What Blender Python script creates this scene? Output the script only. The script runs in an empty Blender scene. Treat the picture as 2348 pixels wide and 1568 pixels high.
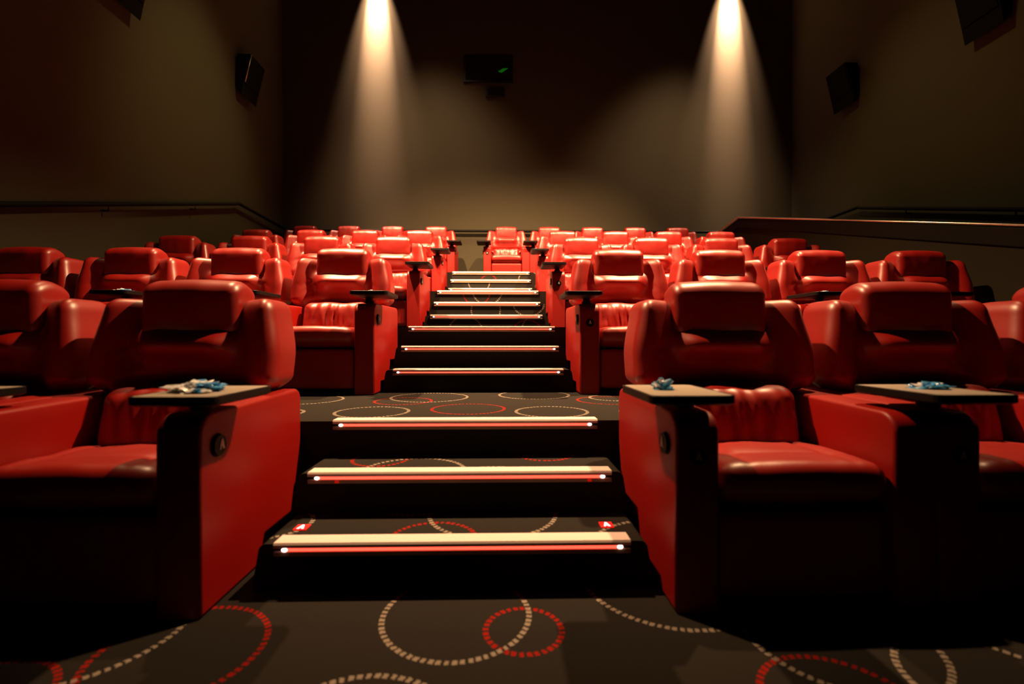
import bpy, bmesh, math, random
from mathutils import Vector, noise, Matrix

C = bpy.context.scene.collection
scn = bpy.context.scene
R = math.radians
PI = math.pi

# ------------------------------------------------------------------ camera
cam_d = bpy.data.cameras.new('camera')
cam_d.sensor_width = 36.0
cam_d.lens = 36.0 * 1100 / 2348
cam_d.clip_start = 0.02
cam_d.dof.use_dof = True
cam_d.dof.focus_distance = 3.6
cam_d.dof.aperture_fstop = 1.5
cam = bpy.data.objects.new('camera', cam_d)
C.objects.link(cam)
cam.location = (0, 0, 0.85)
cam.rotation_euler = (R(89.8), 0, R(-1.25))
scn.camera = cam

# ------------------------------------------------------------------ world, exposure
w = bpy.data.worlds.new('world')
scn.world = w
w.use_nodes = True
w.node_tree.nodes['Background'].inputs[0].default_value = (0.03, 0.02, 0.012, 1)
w.node_tree.nodes['Background'].inputs[1].default_value = 0.0
scn.view_settings.view_transform = 'Standard'
scn.view_settings.look = 'None'
scn.view_settings.exposure = 0.0
scn.view_settings.gamma = 1.0
scn.view_settings.use_curve_mapping = False

# ------------------------------------------------------------------ lamps of the hall, with added wall fills
WARM = (1.0, 0.60, 0.29)


def spot(name, loc, target, energy, angle, blend, color=WARM, size=0.08):
    d = bpy.data.lights.new(name, 'SPOT')
    d.energy = energy
    d.spot_size = R(angle)
    d.spot_blend = blend
    d.color = color
    d.shadow_soft_size = size
    o = bpy.data.objects.new(name, d)
    C.objects.link(o)
    o.location = loc
    v = Vector(target) - Vector(loc)
    o.rotation_euler = v.to_track_quat('-Z', 'Y').to_euler()
    return o


# downlights over the seats (left and right of the aisle)
spot('seat_downlight', (-2.5, 4.2, 7.3), (0.3, 4.8, 1.0), 7000, 66, 1.0)
spot('seat_downlight', (2.9, 4.2, 7.3), (-0.1, 4.8, 1.0), 7000, 66, 1.0)
spot('seat_downlight', (-2.4, 4.7, 7.6), (-0.8, 7.7, 2.1), 8800, 58, 1.0)
spot('seat_downlight', (2.8, 4.7, 7.6), (1.2, 7.7, 2.1), 8800, 58, 1.0)
# lamps that graze the back wall, and an added broad fill
GRAZE = (1.0, 0.60, 0.39)
for lx in (-2.52, 4.68):
    inward = 1 if lx < 0 else -1
    spot('wall_grazer_and_fill', (lx, 9.61, 8.75), (lx, 9.80, 7.75), 36000, 24, 1.0, GRAZE, 0.02)
    spot('wall_grazer_and_fill', (lx, 9.50, 8.75), (lx, 9.84, 7.0), 4600, 37, 1.0, GRAZE, 0.03)
    spot('wall_grazer_and_fill', (lx + 0.9 * inward, 7.6, 8.4), (lx + 1.3 * inward, 9.8, 0.4), 1500, 66, 1.0, (1.0, 0.64, 0.38), 0.2)  # added fill, no fixture of its own, for the low glow
# added unseen spots give the side walls a faint wash
spot('added_side_wash', (-0.8, 6.6, 7.8), (-4.4, 7.0, 3.9), 560, 44, 1.0, (1.0, 0.78, 0.30), 0.3)
spot('added_side_wash', (2.0, 6.6, 7.8), (6.0, 6.6, 3.3), 330, 50, 1.0, (1.0, 0.78, 0.30), 0.3)
# light paths: capped at one diffuse bounce so the seat fronts stay dark
scn.cycles.diffuse_bounces = 1
scn.cycles.glossy_bounces = 2


# ------------------------------------------------------------------ helpers
def mat(name, base, rough=0.5, spec=0.5, metal=0.0, bump=None, emis=None, estr=0.0):
    m = bpy.data.materials.new(name)
    m.use_nodes = True
    nt = m.node_tree
    b = nt.nodes['Principled BSDF']
    b.inputs['Base Color'].default_value = (*base, 1)
    b.inputs['Roughness'].default_value = rough
    b.inputs['Specular IOR Level'].default_value = spec
    b.inputs['Metallic'].default_value = metal
    if emis:
        b.inputs['Emission Color'].default_value = (*emis, 1)
        b.inputs['Emission Strength'].default_value = estr
    if bump:
        sc, st, dist = bump
        tc = nt.nodes.new('ShaderNodeTexCoord')
        n = nt.nodes.new('ShaderNodeTexNoise')
        n.inputs['Scale'].default_value = sc
        n.inputs['Detail'].default_value = 3
        bp = nt.nodes.new('ShaderNodeBump')
        bp.inputs['Strength'].default_value = st
        bp.inputs['Distance'].default_value = dist
        nt.links.new(tc.outputs['Object'], n.inputs['Vector'])
        nt.links.new(n.outputs['Fac'], bp.inputs['Height'])
        nt.links.new(bp.outputs['Normal'], b.inputs['Normal'])
    return m


M = {}
M['leather'] = mat('red_leather', (0.32, 0.0035, 0.0006), 0.41, 1.0, bump=(7, 0.07, 0.02))
M['leather_hard'] = mat('red_leather_panel', (0.31, 0.003, 0.0005), 0.46, 0.5)
M['black'] = mat('black_plastic', (0.007, 0.006, 0.006), 0.5, 0.22)
M['tray_top'] = mat('tray_top', (0.46, 0.38, 0.31), 0.45, 0.8, bump=(60, 0.05, 0.002))
M['wall'] = mat('wall_paint', (0.057, 0.049, 0.031), 0.92, 0.1, bump=(2.5, 0.03, 0.01))
M['parapet'] = mat('parapet_paint', (0.022, 0.018, 0.011), 0.9, 0.1)
M['ceil'] = mat('ceiling_paint', (0.01, 0.009, 0.008), 0.95, 0.1)
M['rail'] = mat('rail_paint', (0.006, 0.005, 0.004), 0.75, 0.15)
M['polish'] = mat('polished_cap', (0.85, 0.75, 0.62), 0.28, 0.5, metal=1.0)
M['alu'] = mat('nosing_metal', (0.84, 0.66, 0.64), 0.5, 0.5, metal=0.0, bump=(120, 0.1, 0.001))
M['lip'] = mat('nosing_lip', (0.30, 0.20, 0.14), 0.45, 0.5)
M['led'] = mat('red_light_strip', (0.8, 0.1, 0.05), 0.5, 0.5, emis=(1.0, 0.075, 0.04), estr=2.4)
M['led_end'] = mat('strip_end_lamp', (1, 0.9, 0.85), 0.5, 0.5, emis=(1.0, 0.62, 0.55), estr=7)
M['marker'] = mat('red_marker', (0.8, 0.01, 0.01), 0.5, 0.5, emis=(1.0, 0.004, 0.002), estr=0.9)
M['marker_reflection'] = mat('red_reflection_paint', (0.8, 0.01, 0.01), 0.5, 0.5, emis=(1.0, 0.01, 0.004), estr=0.3)
M['letter_lit'] = mat('lit_letter', (1, 0.9, 0.85), 0.5, 0.5, emis=(1.0, 0.75, 0.7), estr=1.6)
M['letter'] = mat('letter_grey', (0.92, 0.82, 0.70), 0.5, 0.4)
M['green'] = mat('green_reflection_paint', (0.01, 0.2, 0.02), 0.5, 0.5, emis=(0.01, 0.35, 0.01), estr=0.16)
M['speaker'] = mat('speaker_black', (0.006, 0.006, 0.006), 0.95, 0.05)
M['glass'] = mat('dark_glass', (0.01, 0.01, 0.01), 0.08, 0.5)


# carpet: dark pile with woven rings; coordinates run along the unrolled stair (x, y + z)
def ring_group():
    g = bpy.data.node_groups.new('carpet_ring', 'ShaderNodeTree')
    I = g.interface
    for n in ('U', 'V', 'CU', 'CV', 'Radius', 'Width', 'Dashes'):
        I.new_socket(n, in_out='INPUT', socket_type='NodeSocketFloat')
    I.new_socket('Mask', in_out='OUTPUT', socket_type='NodeSocketFloat')
    N = g.nodes
    L = g.links
    gi = N.new('NodeGroupInput')
    go = N.new('NodeGroupOutput')

    def m(op, a, b=None, c=None):
        n = N.new('ShaderNodeMath')
        n.operation = op
        for i, v in enumerate((a, b, c)):
            if v is None:
                continue
            if isinstance(v, (int, float)):
                n.inputs[i].default_value = v
            else:
                L.new(v, n.inputs[i])
        return n.outputs[0]
    du = m('SUBTRACT', gi.outputs['U'], gi.outputs['CU'])
    dv = m('SUBTRACT', gi.outputs['V'], gi.outputs['CV'])
    rr = m('SQRT', m('ADD', m('MULTIPLY', du, du), m('MULTIPLY', dv, dv)))
    d = m('ABSOLUTE', m('SUBTRACT', rr, gi.outputs['Radius']))
    band = m('LESS_THAN', d, gi.outputs['Width'])
    ang = m('ARCTAN2', dv, du)
    wob = m('MULTIPLY', m('SINE', m('MULTIPLY', rr, 420)), 0.35)
    s = m('SINE', m('ADD', m('MULTIPLY', ang, gi.outputs['Dashes']), wob))
    s2 = m('SINE', m('MULTIPLY', ang, m('MULTIPLY', gi.outputs['Dashes'], 0.37)))
    dash = m('GREATER_THAN', m('ADD', s, m('MULTIPLY', s2, 0.3)), -0.35)
    L.new(m('MULTIPLY', band, dash), go.inputs['Mask'])
    return g


CREAM = [(-0.14, 1.49, 0.225), (0.59, 1.69, 0.30), (-0.32, 0.98, 0.24), (0.96, 1.36, 0.25), (-1.20, 1.43, 0.25),
         (1.22, 1.15, 0.2),
         (-0.035, 2.08, 0.25), (-0.86, 1.985, 0.14), (-0.36, 2.27, 0.21),
         (-0.468, 3.61, 0.245), (-0.67, 2.98, 0.185), (0.22, 3.73, 0.235), (0.26, 2.97, 0.185), (0.73, 3.56, 0.16),
         (-1.22, 3.5, 0.22), (-1.16, 2.95, 0.14), (0.78, 2.95, 0.16),
         (-0.17, 7.23, 0.18), (-0.18, 6.68, 0.165), (0.31, 6.80, 0.19), (-0.39, 6.12, 0.19), (0.42, 6.15, 0.2),
         (-0.20, 4.78, 0.16), (-0.34, 9.0, 0.16), (0.42, 9.35, 0.15), (-0.28, 8.6, 0.2)]
REDS = [(0.065, 1.405, 0.112), (-0.88, 1.33, 0.215), (0.80, 1.09, 0.18), (-1.26, 1.12, 0.18),
        (-0.24, 1.83, 0.15), (-0.54, 2.47, 0.12), (0.20, 2.57, 0.14),
        (-0.18, 3.08, 0.195), (0.66, 3.43, 0.19), (-0.60, 3.42, 0.17), (-0.30, 7.2, 0.16), (-0.2, 9.3, 0.13),
        (0.28, 6.1, 0.17), (0.3, 4.85, 0.2)]


def carpet_material():
    m = bpy.data.materials.new('ring_carpet')
    m.use_nodes = True
    nt = m.node_tree
    N, L = nt.nodes, nt.links
    b = N['Principled BSDF']
    b.inputs['Roughness'].default_value = 0.95
    b.inputs['Specular IOR Level'].default_value = 0.1
    geo = N.new('ShaderNodeNewGeometry')
    sep = N.new('ShaderNodeSeparateXYZ')
    L.new(geo.outputs['Position'], sep.inputs[0])
    add = N.new('ShaderNodeMath')
    L.new(sep.outputs['Y'], add.inputs[0])
    L.new(sep.outputs['Z'], add.inputs[1])
    nz = N.new('ShaderNodeTexNoise')
    nz.inputs['Scale'].default_value = 90
    nz.inputs['Detail'].default_value = 2
    L.new(geo.outputs['Position'], nz.inputs['Vector'])
    jit = N.new('ShaderNodeMath')
    jit.operation = 'MULTIPLY_ADD'
    L.new(nz.outputs['Fac'], jit.inputs[0])
    jit.inputs[1].default_value = 0.010
    L.new(add.outputs[0], jit.inputs[2])
    add2 = N.new('ShaderNodeMath')
    add2.operation = 'SUBTRACT'
    L.new(jit.outputs[0], add2.inputs[0])
    add2.inputs[1].default_value = 0.005
    grp = ring_group()

    # rings hidden on the lower risers, standing in for their deep shade
    nsep = N.new('ShaderNodeSeparateXYZ')
    L.new(geo.outputs['Normal'], nsep.inputs[0])
    tread = N.new('ShaderNodeMath')
    tread.operation = 'GREATER_THAN'
    L.new(nsep.outputs['Z'], tread.inputs[0])
    tread.inputs[1].default_value = 0.5
    far = N.new('ShaderNodeMath')
    far.operation = 'GREATER_THAN'
    L.new(sep.outputs['Y'], far.inputs[0])
    far.inputs[1].default_value = 4.1
    shown = N.new('ShaderNodeMath')
    shown.operation = 'MAXIMUM'
    L.new(tread.outputs[0], shown.inputs[0])
    L.new(far.outputs[0], shown.inputs[1])

    def total(rings):
        acc = None
        for (cu, cv, r) in rings:
            n = N.new('ShaderNodeGroup')
            n.node_tree = grp
            L.new(sep.outputs['X'], n.inputs['U'])
            L.new(add2.outputs[0], n.inputs['V'])
            n.inputs['CU'].default_value = cu
            n.inputs['CV'].default_value = cv
            n.inputs['Radius'].default_value = r
            n.inputs['Width'].default_value = 0.0085
            n.inputs['Dashes'].default_value = round(2 * PI * r / 0.0215)
            if acc is None:
                acc = n.outputs[0]
            else:
                mx = N.new('ShaderNodeMath')
                mx.operation = 'MAXIMUM'
                L.new(acc, mx.inputs[0])
                L.new(n.outputs[0], mx.inputs[1])
                acc = mx.outputs[0]
        mm = N.new('ShaderNodeMath')
        mm.operation = 'MULTIPLY'
        L.new(acc, mm.inputs[0])
        L.new(shown.outputs[0], mm.inputs[1])
        return mm.outputs[0]
    n2 = N.new('ShaderNodeTexNoise')
    n2.inputs['Scale'].default_value = 350
    L.new(geo.outputs['Position'], n2.inputs['Vector'])
    base = N.new('ShaderNodeMix')
    base.data_type = 'RGBA'
    base.inputs['A'].default_value = (0.012, 0.010, 0.0085, 1)
    base.inputs['B'].default_value = (0.026, 0.022, 0.019, 1)
    L.new(n2.outputs['Fac'], base.inputs['Factor'])
    prev = base.outputs['Result']
    for rings, col in ((REDS, (0.26, 0.008, 0.003, 1)), (CREAM, (0.25, 0.20, 0.16, 1))):
        mx = N.new('ShaderNodeMix')
        mx.data_type = 'RGBA'
        mx.inputs['B'].default_value = col
        L.new(prev, mx.inputs['A'])
        L.new(total(rings), mx.inputs['Factor'])
        prev = mx.outputs['Result']
    L.new(prev, b.inputs['Base Color'])
    bp = N.new('ShaderNodeBump')
    bp.inputs['Strength'].default_value = 0.4
    bp.inputs['Distance'].default_value = 0.004
    L.new(n2.outputs['Fac'], bp.inputs['Height'])
    L.new(bp.outputs['Normal'], b.inputs['Normal'])
    return m


M['carpet'] = carpet_material()


def wrapper_material(pos=0.50, name='wrapper_film'):
    m = bpy.data.materials.new(name)
    m.use_nodes = True
    nt = m.node_tree
    N, L = nt.nodes, nt.links
    b = N['Principled BSDF']
    b.inputs['Roughness'].default_value = 0.22
    b.inputs['Specular IOR Level'].default_value = 1.0
    b.inputs['Coat Weight'].default_value = 0.8
    tc = N.new('ShaderNodeTexCoord')
    nz = N.new('ShaderNodeTexNoise')
    nz.inputs['Scale'].default_value = 22
    cr = N.new('ShaderNodeValToRGB')
    cr.color_ramp.elements[0].position = pos
    cr.color_ramp.elements[0].color = (0.95, 0.96, 1.0, 1)
    cr.color_ramp.elements[1].position = pos + 0.10
    cr.color_ramp.elements[1].color = (0.06, 0.38, 0.85, 1)
    L.new(tc.outputs['Object'], nz.inputs['Vector'])
    L.new(nz.outputs['Fac'], cr.inputs['Fac'])
    L.new(cr.outputs['Color'], b.inputs['Base Color'])
    return m


M['wrapper'] = wrapper_material()
M['wrapper_blue'] = wrapper_material(0.36, 'wrapper_film_blue')


def to_mesh(bm, name, m, smooth=True):
    bmesh.ops.recalc_face_normals(bm, faces=bm.faces[:])
    me = bpy.data.meshes.new(name)
    bm.to_mesh(me)
    bm.free()
    me.materials.append(m)
    if smooth:
        me.polygons.foreach_set('use_smooth', [True] * len(me.polygons))
    me.update()
    return me


def link(name, me, parent=None, loc=(0, 0, 0), rot=(0, 0, 0)):
    o = bpy.data.objects.new(name, me)
    C.objects.link(o)
    o.parent = parent
    o.location = loc
    o.rotation_euler = rot
    return o


def tag(o, label=None, cat=None, group=None, kind=None):
    if label:
        o['label'] = label
    if cat:
        o['category'] = cat
    if group:
        o['group'] = group
    if kind:
        o['kind'] = kind
    return o


def empty(name, loc, label, cat, group=None, kind=None, rz=0):
    o = bpy.data.objects.new(name, None)
    C.objects.link(o)
    o.location = loc
    o.rotation_euler = (0, 0, rz)
    o.empty_display_size = 0.1
    return tag(o, label, cat, group, kind)


def box_bm(x0, x1, y0, y1, z0, z1, bevel=0.0, seg=3, bm=None):
    b2 = bmesh.new()
    bmesh.ops.create_cube(b2, size=1)
    for v in b2.verts:
        v.co = Vector(((x0 + x1) / 2 + v.co.x * (x1 - x0), (y0 + y1) / 2 + v.co.y * (y1 - y0), (z0 + z1) / 2 + v.co.z * (z1 - z0)))
    if bevel:
        bmesh.ops.bevel(b2, geom=b2.edges[:], offset=bevel, segments=seg, affect='EDGES', profile=0.5)
    if bm is None:
        return b2
    tmp = bpy.data.meshes.new('tmp')
    b2.to_mesh(tmp)
    b2.free()
    bm.from_mesh(tmp)
    bpy.data.meshes.remove(tmp)
    return bm


def soft_box(sx, sy, sz, r, n=(16, 8, 12), fn=None):
    """closed rounded box on a regular surface grid, centred at the origin, then deformed by fn"""
    bm = bmesh.new()
    h = (sx / 2, sy / 2, sz / 2)
    cache = {}

    def warp(t):  # denser near the ends
        return math.sin(t * PI / 2) * 0.35 + t * 0.65

    def vert(i, j, k):
        key = (i, j, k)
        if key in cache:
            return cache[key]
        p = Vector((warp(2 * i / n[0] - 1) * h[0], warp(2 * j / n[1] - 1) * h[1], warp(2 * k / n[2] - 1) * h[2]))
        q = Vector([max(-(h[a] - r), min(h[a] - r, p[a])) for a in range(3)])
        d = p - q
        if d.length > 1e-9:
            # blend towards a sphere corner
            p = q + d.normalized() * r * (max(abs(d[0]), abs(d[1]), abs(d[2])) / r)
        if fn:
            p = fn(p)
        v = bm.verts.new(p)
        cache[key] = v
        return v
    def quad(a, b, c, d):
        bm.faces.new((vert(*a), vert(*b), vert(*c), vert(*d)))
    nx, ny, nz = n
    for i in range(nx):
        for j in range(ny):
            for k in (0, nz):
                quad((i, j, k), (i + 1, j, k), (i + 1, j + 1, k), (i, j + 1, k))
        for k in range(nz):
            for j in (0, ny):
                quad((i, j, k), (i + 1, j, k), (i + 1, j, k + 1), (i, j, k + 1))
    for j in range(ny):
        for k in range(nz):
            for i in (0, nx):
                quad((i, j, k), (i, j + 1, k), (i, j + 1, k + 1), (i, j, k + 1))
    return bm


def sst(a, b, x):
    t = max(0.0, min(1.0, (x - a) / (b - a)))
    return t * t * (3 - 2 * t)


def bell(x, c, w):
    return math.exp(-((x - c) / w) ** 2)


def tube(pts, r, seg=10, bm=None):
    bm = bm or bmesh.new()
    rings = []
    n = len(pts)
    P = [Vector(p) for p in pts]
    for i, p in enumerate(P):
        if i == 0:
            t = P[1] - P[0]
        elif i == n - 1:
            t = P[-1] - P[-2]
        else:
            t = (P[i + 1] - p).normalized() + (p - P[i - 1]).normalized()
        t.normalize()
        up = Vector((0, 0, 1)) if abs(t.z) < 0.95 else Vector((1, 0, 0))
        a = t.cross(up).normalized()
        b = a.cross(t).normalized()
        rings.append([bm.verts.new(p + (a * math.cos(2 * PI * k / seg) + b * math.sin(2 * PI * k / seg)) * r) for k in range(seg)])
    for i in range(n - 1):
        for k in range(seg):
            bm.faces.new((rings[i][k], rings[i][(k + 1) % seg], rings[i + 1][(k + 1) % seg], rings[i + 1][k]))
    bm.faces.new(rings[0])
    bm.faces.new(rings[-1])
    return bm


def extrude_profile(pts, axis, a0, a1, bevel=0.0, seg=3):
    """pts in the plane perpendicular to axis ('x': (y,z)), extruded from a0 to a1"""
    bm = bmesh.new()
    def mk(a, p):
        return (a, p[0], p[1]) if axis == 'x' else (p[0], a, p[1])
    lo = [bm.verts.new(mk(a0, p)) for p in pts]
    hi = [bm.verts.new(mk(a1, p)) for p in pts]
    f0 = bm.faces.new(lo)
    f1 = bm.faces.new(hi)
    n = len(pts)
    for i in range(n):
        bm.faces.new((lo[i], lo[(i + 1) % n], hi[(i + 1) % n], hi[i]))
    bmesh.ops.recalc_face_normals(bm, faces=bm.faces[:])
    if bevel:
        bmesh.ops.bevel(bm, geom=list(f0.edges) + list(f1.edges), offset=bevel, segments=seg, affect='EDGES', profile=0.5)
    return bm


def smooth_by_angle(me, ang=40):
    bm = bmesh.new()
    bm.from_mesh(me)
    for e in bm.edges:
        if len(e.link_faces) == 2:
            e.smooth = e.calc_face_angle() < R(ang)
    bm.to_mesh(me)
    bm.free()
    return me


# ------------------------------------------------------------------ setting
RUN, PITCH, RISE, Y1 = 0.285, 1.78, 0.16, 1.64
XL, XR, XP = -4.42, 6.0, 3.98
YB, YF, ZC = 9.8, -3.0, 8.9
AX0, AX1 = -0.85, 0.53
ACX = (AX0 + AX1) / 2


def step_y(k):
    return Y1 + PITCH * (k // 3) + RUN * (k % 3)


# terraced floor (one continuous carpeted surface)
prof = [(YF, 0.0)]
for r in range(4):
    yf = step_y(3 * r + 2)
    prof += [(yf, 0.48 * r), (yf, 0.48 * (r + 1))]
prof += [(YB, 1.92), (YB, -0.3), (YF, -0.3)]
fl = link('floor', to_mesh(extrude_profile(prof, 'x', XL, XR), 'floor', M['carpet'], False))
tag(fl, 'dark carpeted terraced floor with woven rings', kind='structure')


def wall(name, x0, x1, y0, y1, z0, z1, m):
    o = link(name, to_mesh(box_bm(x0, x1, y0, y1, z0, z1), name, m, False))
    return tag(o, None, kind='structure')


wall('wall_back', XL - 0.2, XR + 0.2, YB, YB + 0.2, -0.3, ZC, M['wall'])
wall('wall_left', XL - 0.2, XL, YF - 0.2, YB, -0.3, ZC, M['wall'])
wall('wall_right', XR, XR + 0.2, YF - 0.2, YB, -0.3, ZC, M['wall'])
wall('wall_front', XL, XR, YF - 0.2, YF, -0.3, ZC, M['ceil'])
wall('ceiling', XL - 0.2, XR + 0.2, YF - 0.2, YB + 0.2, ZC, ZC + 0.2, M['ceil'])

# half-height parapet right of the seats, rising with the rake
def ptop(y):
    return min(2.91, 1.727 + (y - 3.57) * 0.27)
pp = [(1.2, 0.0), (1.2, ptop(1.2) - 0.02), (7.95, ptop(7.95) - 0.02), (8.6, 2.81), (YB, 2.81), (YB, 1.0)]
par = link('wall_parapet', to_mesh(extrude_profile(pp, 'x', XP, XP + 0.14), 'wall_parapet', M['parapet'], False))
tag(par, None, kind='structure')
capp = [(1.2, ptop(1.2)), (7.95, ptop(7.95)), (8.6, 2.83), (YB - 0.03, 2.83)]
prof_cap = [(y, z - 0.02) for y, z in capp] + [(y, z - 0.17) for y, z in reversed(capp)]
cap = empty('parapet_rail', (XP - 0.02, 5, 2), 'black rail with polished top edge along the low wall right of the seats', 'railing')
me = to_mesh(extrude_profile(prof_cap, 'x', 0, 0.18, 0.008, 2), 'rail_band', M['rail'], False)
o = link('rail_band', me, cap, (0, -5, -2))
me = to_mesh(tube([(0.0, y, z) for y, z in capp], 0.011, 12), 'top_edge', M['polish'])
tag(link('top_edge', me, cap, (-0.002, -5, -2)), 'thin polished metal top edge')

# wall handrails
def handrail(name, pts, brackets, off, label):
    e = empty(name, pts[0], label, 'handrail')
    base = Vector(pts[0])
    link('rail_tube', to_mesh(tube([Vector(p) - base for p in pts], 0.026, 10), 'rail_tube', M['rail']), e)
    for b in brackets:
        bm = tube([Vector(b) - base, Vector(b) - base + Vector((0, 0, -0.07)), Vector(b) - base + Vector(off) + Vector((0, 0, -0.07))], 0.010, 8)
        link('bracket', to_mesh(bm, 'bracket', M['rail']), e)
    return e


def lz(y):
    return 0.85 + 0.2836 * y - 0.027
lr = [(XL + 0.08, 1.6, lz(1.6)), (XL + 0.08, 7.93, lz(7.93)), (XL + 0.08, 8.03, 3.11), (XL + 0.08, 9.70, 3.08)]
handrail('wall_handrail', lr, [(XL + 0.08, y, lz(y)) for y in (2.4, 3.9, 5.4, 6.9)], (-0.075, 0, 0),
         'black tubular handrail sloping along the left wall')
rr_ = [(XR - 0.08, 1.6, lz(1.6)), (XR - 0.08, 7.75, lz(7.75)), (XR - 0.08, 7.85, 3.06), (XR - 0.08, 9.70, 3.05)]
handrail('wall_handrail', rr_, [(XR - 0.08, y, lz(y)) for y in (2.4, 3.9, 5.4, 6.9)], (0.075, 0, 0),
         'black tubular handrail sloping along the right wall behind the low wall')
handrail('wall_handrail', [(XL + 0.16, YB - 0.08, 3.06), (XR - 0.16, YB - 0.08, 3.06)],
         [(x, YB - 0.08, 3.06) for x in (-3.6, -1.8, 0.0, 1.8, 3.6, 5.4)], (0, 0.075, 0),
         'black level handrail across the back wall behind the last row')

# aisle steps
ORD = ['lowest', 'second', 'third', 'fourth', 'fifth', 'sixth', 'seventh', 'eighth', 'ninth', 'tenth', 'eleventh', 'top']
n_ = 0
for r in range(4):
    for j in range(2):
        k = 3 * r + j
        y0, y1, z0, z1 = step_y(k), step_y(3 * r + 2), 0.48 * r + RISE * j, 0.48 * r + RISE * (j + 1)
        b = box_bm(AX0 + 0.004 + 0.012 * j, AX1 - 0.004 - 0.012 * j, y0, y1 - 0.002, z0 + 0.001, z1, 0.0)
        for v in b.verts:   # the draped flanks lean inwards
            if v.co.z > z1 - 1e-4:
                v.co.x += 0.026 if v.co.x < ACX else -0.026
        ed = [e for e in b.edges if (abs(e.verts[0].co.x - e.verts[1].co.x) < 1e-6 and max(e.verts[0].co.z, e.verts[1].co.z) > z1 - 1e-4 and min(e.verts[0].co.y, e.verts[1].co.y) < y0 + 1e-4)]
        bmesh.ops.bevel(b, geom=ed, offset=0.022, segments=4, affect='EDGES', profile=0.5)
        me = smooth_by_angle(to_mesh(b, 'aisle_step', M['carpet']), 35)
        n_ += 1
        st = link('aisle_step', me)
        where = ['front row', 'second row', 'third row', 'fourth row'][r]
        tag(st, 'dark ring-patterned carpeted step, %s of the pair beside the %s of recliners' % (('lower', 'upper')[j], where), 'step', 'carpeted steps of the aisle')

# lit nosings
NX0, NX1 = -0.768, 0.442
def nosing(k):
    y, z = step_y(k), RISE * (k + 1)
    label = {0: 'lowest', 11: 'topmost'}.get(k, ORD[k])
    e = empty('step_nosing', (ACX, y, z), 'pale metal step edge with red light strip, %s' % (
        'lowest of the aisle stair' if k == 0 else 'topmost of the aisle stair' if k == 11 else label + ' from the bottom of the aisle stair'),
        'step light', 'lit step edges up the aisle')
    hw = (NX1 - NX0) / 2 + (NX0 + NX1) / 2 - ACX
    x0, x1 = NX0 - ACX, NX1 - ACX
    p = [(-0.012, 0.0), (-0.008, 0.007), (0.058, 0.007), (0.058, 0.0015), (0.0, 0.0015), (0.0, -0.010), (-0.012, -0.010)]
    link('top_plate', to_mesh(extrude_profile(p, 'x', x0, x1), 'top_plate', M['alu'], False), e)
    p = [(-0.010, -0.024), (-0.010, -0.038), (-0.001, -0.038), (-0.001, -0.024)]
    link('lower_lip', to_mesh(extrude_profile(p, 'x', x0, x1), 'lower_lip', M['lip'], False), e)
    bm = box_bm(x0 + 0.028, x1 - 0.028, -0.0085, -0.001, -0.0225, -0.0125, 0.002, 2)
    st = link('light_strip', to_mesh(bm, 'light_strip', M['led']), e)
    tag(st, 'glowing red light strip')
    for s in (x0 + 0.036, x1 - 0.036):
        b = bmesh.new()
        bmesh.ops.create_icosphere(b, subdivisions=2, radius=0.0064)
        for v in b.verts:
            v.co.x = v.co.x * 1.6
            v.co += Vector((s, -0.008, -0.017))
        tag(link('end_lamp', to_mesh(b, 'end_lamp', M['led_end']), st), 'glowing white end of the strip')
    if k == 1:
        for x in (-0.653 - ACX, 0.353 - ACX):  # glowing squares painted as the row markers' reflection on the lip
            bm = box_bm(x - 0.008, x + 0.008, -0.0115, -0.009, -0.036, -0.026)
            tag(link('painted_reflection', to_mesh(bm, 'painted_reflection', M['marker_reflection'], False), e), 'tiny dim red reflection painted on the lip')
    return e


for k in range(12):
    nosing(k)


# letter A
def letter_bm(h, d):
    """flat letter A in the x-z plane, facing -y, thickness d, centred"""
    bm = bmesh.new()
    w2 = h * 0.36
    t = h * 0.20
    def poly(pts):
        lo = [bm.verts.new((x, 0, z)) for x, z in pts]
        hi = [bm.verts.new((x, -d, z)) for x, z in pts]
        bm.faces.new(lo)
        bm.faces.new(hi)
        for i in range(len(pts)):
            j = (i + 1) % len(pts)
            bm.faces.new((lo[i], lo[j], hi[j], hi[i]))
    b, tp = -h / 2, h / 2
    poly([(-w2, b), (-w2 + t, b), (t * 0.5, tp), (-t * 0.5, tp)])
    poly([(w2 - t, b), (w2, b), (t * 0.5, tp), (-t * 0.5, tp)])
    poly([(-w2 * 0.6, b + h * 0.26), (w2 * 0.6, b + h * 0.26), (w2 * 0.45, b + h * 0.42), (-w2 * 0.45, b + h * 0.42)])
    return bm


for x, side in ((-0.733, 'left'), (0.39, 'right')):
    e = empty('row_marker', (x, 1.777, 0.161), 'small glowing red floor tile with letter A at the %s end of the lowest step' % side, 'row marker', 'red row markers on the lowest step')
    tag(link('tile', to_mesh(box_bm(-0.024, 0.024, -0.024, 0.024, 0, 0.004, 0.001, 1), 'tile', M['marker'], False), e))
    me = to_mesh(letter_bm(0.034, 0.0015), 'letter', M['letter_lit'], False)
    tag(link('letter', me, e, (0, -0.002, 0.004), (R(-90), 0, 0)), 'lit white letter A')


# ------------------------------------------------------------------ recliner parts
def arm_profile(y0, y1, z0, z1, rf, rb):
    pts = [(y0, z0)]
    for i in range(9):
        a = PI - i / 8 * PI / 2
        pts.append((y0 + rf + rf * math.cos(a), z1 - rf + rf * math.sin(a)))
    for i in range(7):
        a = PI / 2 - i / 6 * PI / 2
        pts.append((y1 - rb + rb * math.cos(a), z1 - rb + rb * math.sin(a)))
    pts.append((y1, z0))
    return pts


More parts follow.
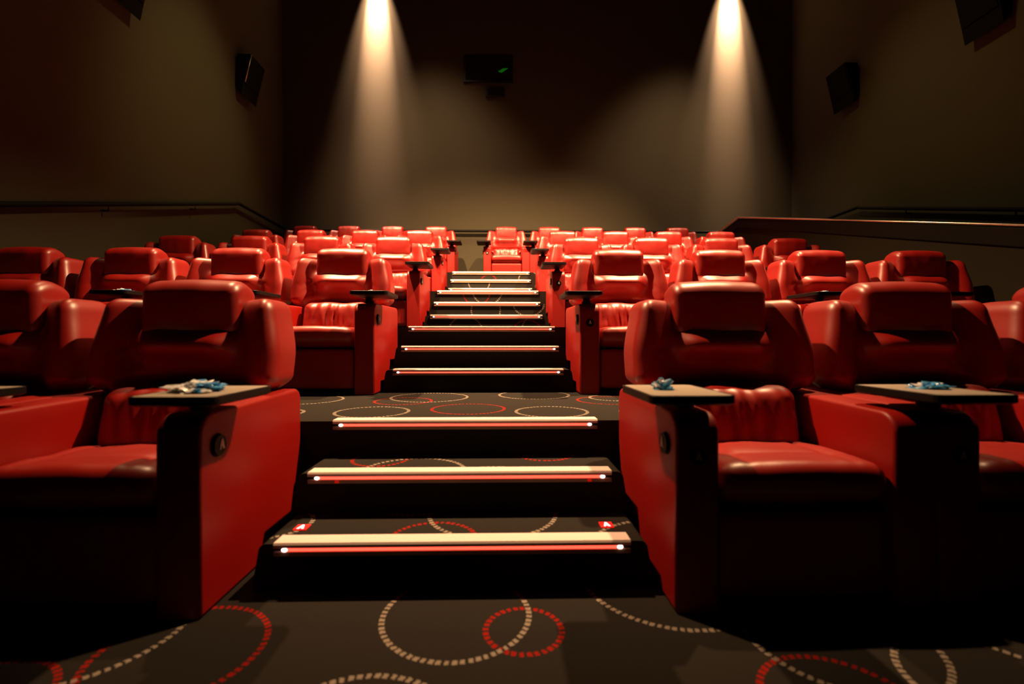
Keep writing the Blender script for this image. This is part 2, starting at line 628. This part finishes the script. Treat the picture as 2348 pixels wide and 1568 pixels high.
def arm_mesh():
    bm = extrude_profile(arm_profile(0.0, 0.73, 0.004, 0.635, 0.065, 0.05), 'x', -0.069, 0.069, 0.014, 3)
    # slight fall of the top towards the front
    for v in bm.verts:
        if v.co.z > 0.3:
            v.co.z -= 0.012 * sst(0.4, 0.0, v.co.y) * (v.co.z - 0.3) / 0.3
    return smooth_by_angle(to_mesh(bm, 'armrest', M['leather_hard']), 50)


def seat_mesh():
    def fn(p):
        x, y, z = p
        top = z > 0
        if top:
            z += 0.012 * math.cos(x / 0.27 * PI / 2)
            z -= 0.010 * bell(abs(x), 0.17, 0.012) * sst(-0.28, -0.18, y)
            z -= 0.008 * bell(y, -0.12 + 0.0, 0.012) * (1 if abs(x) < 0.17 else 0.3)
            z += 0.008 * noise.noise(Vector((x * 9, y * 9, 1)))
            z -= 0.02 * sst(-0.05, 0.25, y)
        if y < -0.2:
            y += 0.010 * math.cos(x / 0.27 * PI / 2) * -1
            y += 0.05 * sst(0.0, -0.07, z)
        return Vector((x, y + 0.275, z + 0.385))
    return to_mesh(soft_box(0.548, 0.55, 0.145, 0.05, (36, 36, 10), fn), 'seat_cushion', M['leather'])


def foot_mesh():
    def fn(p):
        x, y, z = p
        y -= 0.006 * math.cos(x / 0.27 * PI / 2)
        return Vector((x, y + 0.045, z + 0.175))
    return to_mesh(soft_box(0.54, 0.05, 0.27, 0.018, (12, 4, 12), fn), 'footrest', M['leather_hard'])


def lumbar_mesh():
    def fn(p):
        x, y, z = p
        e = 1 - abs(x) / 0.25
        if y < 0:
            y -= 0.025 * math.cos(x / 0.25 * PI / 2)
            y += 0.008 * math.sin(x * 85 + 2.5 * noise.noise(Vector((x * 8, z * 6, 0)))) * sst(0.25, 0.12, abs(x)) * bell(z, 0.02, 0.10)
            y += 0.008 * noise.noise(Vector((x * 14, z * 14, 5)))
        z += 0.008 * noise.noise(Vector((x * 8, 0, 9)))
        return Vector((x, y + 0.455 + 0.20 * (z + 0.12), z + 0.535))
    return to_mesh(soft_box(0.49, 0.14, 0.25, 0.06, (48, 8, 18), fn), 'lumbar_cushion', M['leather'])


def back_mesh():
    def fn(p):
        x, y, z = p          # x +-.39, y +-.095, z +-.305 -> .42 .. 1.03
        Z = z + 0.725
        u = abs(x) / 0.39
        f = 0.66 + 0.34 * sst(0.575, 0.69, Z)
        f *= 1.0 - 0.10 * sst(0.78, 1.03, Z)
        X = x * f
        ax = abs(X)
        depth = y
        yc = 0.66 + 0.17 * (Z - 0.72)
        if y < 0:
            wing = sst(0.20, 0.33, ax) * sst(0.60, 0.70, Z)
            yy = y * 0.9
            yy -= 0.055 * wing
            ridge = bell(Z, 0.835, 0.06) * sst(0.26, 0.12, ax)
            yy -= 0.075 * ridge
            yy += 0.02 * sst(0.885, 0.93, Z) * sst(0.24, 0.18, ax)
            yy += 0.05 * bell(Z, 0.655, 0.035) * sst(0.30, 0.2, ax)
            # creases fanning out from the headrest corners
            for k, ang in enumerate((0.5, 0.95, 1.35)):
                s = -1 if X < 0 else 1
                dx, dz = ax - 0.17, 0.86 - Z
                rr = math.hypot(dx, dz)
                if rr > 1e-4:
                    a = math.atan2(dz, dx)
                    yy += 0.006 * bell(a, ang + 0.1 * s, 0.13) * bell(rr, 0.08, 0.06)
            yy += 0.008 * noise.noise(Vector((X * 7, Z * 7, 3)))
            depth = yy
        else:
            depth = y * (0.9 + 0.25 * sst(0.6, 0.8, Z))
        # tops of the wings roll over
        return Vector((X, yc + depth, Z - 0.014 * sst(0.3, 0.0, ax) * sst(0.95, 1.03, Z)))
    return to_mesh(soft_box(0.78, 0.19, 0.61, 0.055, (56, 8, 44), fn), 'backrest', M['leather'])


def head_mesh():
    def fn(p):
        x, y, z = p          # x +-.203, y +-.095, z +-.115
        t = (z + 0.115) / 0.23
        # depth tapers towards the bottom, front stays near vertical
        back = 0.095 * (0.30 + 0.70 * sst(0.0, 0.9, t))
        if y > 0:
            y = y / 0.095 * (0.0 + back * 1.0 + (back - 0.095) * 1.0) if False else -0.095 + (y + 0.095) * ((back + 0.095) / 0.19)
        else:
            y = -0.095 + (y + 0.095) * ((back + 0.095) / 0.19)
            y -= 0.008 * math.cos(x / 0.203 * PI / 2) * math.cos(z / 0.115 * PI / 2)
        x *= 1.0 - 0.03 * sst(0.35, 0.0, t)
        if z > 0:
            z += 0.008 * math.cos(x / 0.21 * PI / 2) * sst(0.05, 0.11, z)
            z -= 0.022 * sst(0.0, 0.095, y) * sst(0.0, 0.1, z)
            z -= 0.020 * sst(0.01, 0.095, -y) * sst(0.03, 0.10, z)
        y += 0.004 * noise.noise(Vector((x * 12, z * 12, 7)))
        return Vector((x, y + 0.675, z * 1.07 + 0.984))
    return to_mesh(soft_box(0.406, 0.19, 0.23, 0.042, (32, 14, 20), fn), 'headrest', M['leather'])


def shell_mesh():
    """hard back shell / under body behind and below the seat"""
    bm = box_bm(-0.27, 0.27, 0.09, 0.70, 0.02, 0.31, 0.01, 2)
    return to_mesh(bm, 'base', M['black'], False)


def tray_bm():
    # swivel table: thin rounded slab, local origin at its centre, top at z=0
    w2, l2, rc = 0.125, 0.175, 0.03
    def outline(inset):
        pts = []
        for cx, cy, a0 in ((w2 - rc, l2 - rc, 0), (-w2 + rc, l2 - rc, 90), (-w2 + rc, -l2 + rc, 180), (w2 - rc, -l2 + rc, 270)):
            for i in range(6):
                a = R(a0 + i * 18)
                pts.append((cx + (rc - inset) * math.cos(a), cy + (rc - inset) * math.sin(a)))
        return pts
    bm = bmesh.new()
    rings = []
    for inset, z in ((0.012, -0.028), (0.0, -0.022), (0.0, -0.001), (0.002, 0.001), (0.007, 0.001), (0.009, -0.0015)):
        rings.append([bm.verts.new((x, y, z)) for x, y in outline(inset)])
    n = len(rings[0])
    for a, b in zip(rings, rings[1:]):
        for i in range(n):
            bm.faces.new((a[i], a[(i + 1) % n], b[(i + 1) % n], b[i]))
    bm.faces.new(rings[0])
    bm.faces.new(rings[-1])
    return bm, outline(0.009)


def tray_mesh():
    bm, _ = tray_bm()
    return to_mesh(bm, 'tray_table', M['black'], False)


def tray_inlay():
    _, o = tray_bm()
    bm = bmesh.new()
    lo = [bm.verts.new((x, y, -0.0012)) for x, y in o]
    hi = [bm.verts.new((x, y, 0.0004)) for x, y in o]
    bm.faces.new(lo)
    bm.faces.new(hi)
    for i in range(len(o)):
        j = (i + 1) % len(o)
        bm.faces.new((lo[i], lo[j], hi[j], hi[i]))
    return to_mesh(bm, 'tray_surface', M['tray_top'], False)


def post_mesh():
    bm = bmesh.new()
    for r1, z0, z1 in ((0.038, -0.030, -0.027), (0.026, -0.062, -0.029), (0.034, -0.064, -0.050)):
        bmesh.ops.create_cone(bm, cap_ends=True, segments=20, radius1=r1, radius2=r1, depth=z1 - z0,
                              matrix=Matrix.Translation((0, 0, (z0 + z1) / 2)))
    return smooth_by_angle(to_mesh(bm, 'swivel_post', M['black']), 40)


def badge_mesh(r, d):
    bm = bmesh.new()
    bmesh.ops.create_cone(bm, cap_ends=True, segments=28, radius1=r, radius2=r * 0.86, depth=d,
                          matrix=Matrix.Translation((0, -d / 2, 0)) @ Matrix.Rotation(R(90), 4, 'X'))
    return smooth_by_angle(to_mesh(bm, 'badge', M['black']), 30)


ME = dict(arm=arm_mesh(), seat=seat_mesh(), foot=foot_mesh(), lumbar=lumbar_mesh(), back=back_mesh(), head=head_mesh(),
          base=shell_mesh(), tray=tray_mesh(), inlay=tray_inlay(), post=post_mesh(), side_badge=badge_mesh(0.038, 0.012),
          front_badge=badge_mesh(0.028, 0.008), side_letter=to_mesh(letter_bm(0.036, 0.002), 'letter', M['letter'], False),
          front_letter=to_mesh(letter_bm(0.024, 0.002), 'letter', M['letter'], False))


def recliner(x, row, s, aisle, label, group):
    """s = +1: table on the viewer's right arm (seats left of the aisle), -1: on the left arm"""
    e = empty('recliner', (x, 1.47 + PITCH * row, 0.48 * row), label, 'recliner', group)
    link('base', ME['base'], e)
    a_t = None
    for q in (-1, 1):
        a = link('armrest', ME['arm'], e, (q * 0.3455, 0, 0))
        if q == s:
            a_t = a
    link('seat_cushion', ME['seat'], e)
    link('footrest', ME['foot'], e)
    link('lumbar_cushion', ME['lumbar'], e)
    link('backrest', ME['back'], e)
    link('headrest', ME['head'], e)
    tr = link('tray_table', ME['tray'], e, (s * 0.405, 0.05, 0.692))
    tag(tr, 'black swivel table')
    tag(link('tray_surface', ME['inlay'], tr), 'grey table surface')
    link('swivel_post', ME['post'], tr, (-s * 0.055, 0.06, 0))
    if aisle:
        b = link('side_badge', ME['side_badge'], a_t, (s * 0.069, 0.085, 0.515), (0, 0, s * R(90)))
        tag(b, 'round black badge with letter A')
        link('letter', ME['side_letter'], b, (0.006 if s > 0 else -0.006, -0.012, 0.004))
    if s < 0:
        b = link('front_badge', ME['front_badge'], a_t, (0, 0.0, 0.49))
        tag(b, 'round black badge on the arm front')
        link('letter', ME['front_letter'], b, (0, -0.008, 0.003))
    return e


ROWN = ['front row', 'second row', 'third row', 'fourth row', 'back row']
ROWG = ['recliners of the front row', 'recliners of the second row', 'recliners of the third row', 'recliners of the fourth row', 'recliners of the back row']
LX = [-1.325, -1.270, -1.268, -1.268, -1.25]
RX = [0.953, 0.947, 0.947, 0.947, 0.09]
NL = [3, 4, 4, 4, 4]
NR = [3, 4, 4, 4, 5]
WORD = ['beside the aisle', 'second from the aisle', 'third from the aisle', 'fourth from the aisle', 'fifth from the aisle']
for row in range(5):
    tone = ['large shaded red', 'red', 'glossy red', 'brightly lit red', 'small brightly lit red'][row]
    for side in (-1, 1):
        n = NL[row] if side < 0 else NR[row]
        for i in range(n):
            x = (LX[row] - 0.83 * i) if side < 0 else (RX[row] + 0.83 * i)
            ds = 'left' if side < 0 else 'right'
            w_ = WORD[i]
            if i == n - 1 and row > 0:
                w_ = 'beside the ' + ('left wall' if side < 0 else 'low wall')
            label = '%s leather recliner, %s, %s side, %s' % (tone, ROWN[row], ds, w_)
            recliner(x, row, -side, i == 0, label, ROWG[row])


# ------------------------------------------------------------------ wrappers on the tables
def wrapper(x, y, z, sx, sy, sz, seed, label, rz=0):
    random.seed(seed)
    bm = bmesh.new()
    bmesh.ops.create_icosphere(bm, subdivisions=4, radius=1)
    off = Vector((seed * 3.1, seed * 1.7, 0))
    for v in bm.verts:
        p = v.co.copy()
        n1 = noise.noise(p * 2.1 + off)
        n2 = abs(noise.noise(p * 4.5 + off * 2))
        n3 = abs(noise.noise(p * 9 + off))
        f = 0.75 + 0.55 * n1 + 0.45 * n2 - 0.25 * n3
        q = Vector((p.x * f * sx, p.y * f * sy, p.z * f * sz))
        # twisted ends
        tw = sst(0.6, 1.0, abs(p.x))
        q.y *= 1 + 0.5 * tw * math.sin(p.z * 9)
        q.z = max(-sz * 0.35, q.z)
        v.co = q
    zmin = min(v.co.z for v in bm.verts)
    for v in bm.verts:
        v.co.z -= zmin
    o = link('plastic_wrapper', to_mesh(bm, 'plastic_wrapper', M['wrapper_blue' if ' blue wrapper' in label and 'clear' not in label else 'wrapper'], False), None, (x, y, z), (0, 0, rz))
    return tag(o, label, 'wrapper', 'crumpled wrappers left on the tables')


TZ = 0.6927
def tray_xyz(row, side, i):
    x = (LX[row] - 0.83 * i) if side < 0 else (RX[row] + 0.83 * i)
    s = -side
    return x + s * 0.405, 1.47 + PITCH * row + 0.05, 0.48 * row + TZ


t = tray_xyz(0, -1, 0)
wrapper(t[0] - 0.022, t[1] - 0.02, t[2], 0.085, 0.080, 0.026, 1, 'large crumpled clear and blue wrapper on the front left aisle table', 0.5)
t = tray_xyz(0, 1, 0)
wrapper(t[0] - 0.03, t[1] + 0.01, t[2], 0.034, 0.036, 0.026, 3, 'small crumpled blue wrapper on the front right aisle table', 0.3)
t = tray_xyz(0, 1, 1)
wrapper(t[0] + 0.015, t[1] + 0.01, t[2], 0.060, 0.045, 0.018, 5, 'crumpled blue wrapper on the table between the two front right recliners', -0.5)
t = tray_xyz(1, -1, 2)
wrapper(t[0] - 0.01, t[1] - 0.03, t[2], 0.060, 0.045, 0.018, 7, 'crumpled clear wrapper on the far left second-row table', 0.2)
t = tray_xyz(1, -1, 0)
wrapper(t[0] - 0.03, t[1] - 0.0, t[2], 0.028, 0.04, 0.017, 9, 'small pale wrapper on the second-row aisle table on the left', 0.2)
t = tray_xyz(1, 1, 2)
wrapper(t[0] + 0.02, t[1] - 0.03, t[2], 0.055, 0.04, 0.014, 11, 'pale wrapper on the second-row table right of the large front recliner', 0.2)


# ------------------------------------------------------------------ wall speakers
def speaker(x, y, z, s, label, edge):
    """s=+1 hangs on the left wall and faces +x"""
    e = empty('wall_speaker', (x, y, z), label, 'speaker', 'cinema speakers on the side walls')
    # side profile in the x-z plane: slanted cabinet, top leaning out
    p = [(0.04 * s, 0.30), (0.26 * s, 0.30), (0.15 * s, -0.17), (0.11 * s, -0.36), (0.02 * s, -0.22)]
    if s < 0:
        p = p[::-1]
    link('cabinet', to_mesh(extrude_profile(p, 'y', -0.24, 0.24, 0.008, 2), 'cabinet', M['speaker'], False), e)
    gp = [(0.262 * s, 0.29), (0.272 * s, 0.285), (0.165 * s, -0.16), (0.154 * s, -0.16)]
    link('grille', to_mesh(extrude_profile(gp, 'y', -0.22, 0.22, 0.002, 1), 'grille', M['speaker'], False), e)
    if edge:
        link('edge_trim', to_mesh(tube([(0.272 * s, -0.225, 0.29), (0.165 * s, -0.225, -0.16)], 0.006, 6), 'edge_trim', M['polish']), e)
    link('wall_bracket', to_mesh(box_bm(min(0, 0.06 * s), max(0, 0.06 * s), -0.06, 0.06, -0.10, 0.10), 'wall_bracket', M['black'], False), e)
    return e


speaker(XL, 8.3, 5.3, 1, 'black wall speaker high on the left wall near the back corner', True)
speaker(XL, 5.6, 5.02, 1, 'black wall speaker high on the left wall near the front', False)
speaker(XR, 8.15, 5.2, -1, 'black wall speaker high on the right wall near the back corner', False)
speaker(XR, 5.75, 4.95, -1, 'black wall speaker high on the right wall near the front', False)

# projection window high in the back wall
e = empty('projection_window', (-0.27, YB, 6.35), 'dark projection window with green glint high in the back wall', 'window')
bm = box_bm(-0.5, 0.5, -0.04, -0.001, -0.26, -0.22)
box_bm(-0.5, 0.5, -0.04, -0.001, 0.22, 0.26, bm=bm)
box_bm(-0.5, -0.46, -0.04, -0.001, -0.22, 0.22, bm=bm)
box_bm(0.46, 0.5, -0.04, -0.001, -0.22, 0.22, bm=bm)
link('window_frame', to_mesh(bm, 'window_frame', M['black'], False), e)
link('glass_pane', to_mesh(box_bm(-0.46, 0.46, -0.02, -0.001, -0.22, 0.22), 'glass_pane', M['glass'], False), e)
gl = extrude_profile([(0.20, -0.035), (0.27, -0.06), (0.40, 0.03), (0.30, 0.025)], 'y', -0.03, -0.021)  # glowing patch painted as the exit sign's green reflection in the glass
tag(link('painted_reflection', to_mesh(gl, 'painted_reflection', M['green'], False), e), 'dim green reflection painted on the glass')
e = empty('projector_port', (-0.13, YB, 5.88), 'small dark port in the back wall below the projection window', 'port')
link('port_frame', to_mesh(box_bm(-0.19, 0.19, -0.05, -0.001, -0.09, 0.09, 0.01, 2), 'port_frame', M['black'], False), e)
link('port_glass', to_mesh(box_bm(-0.15, 0.15, -0.055, -0.045, -0.06, 0.06), 'port_glass', M['glass'], False), e)
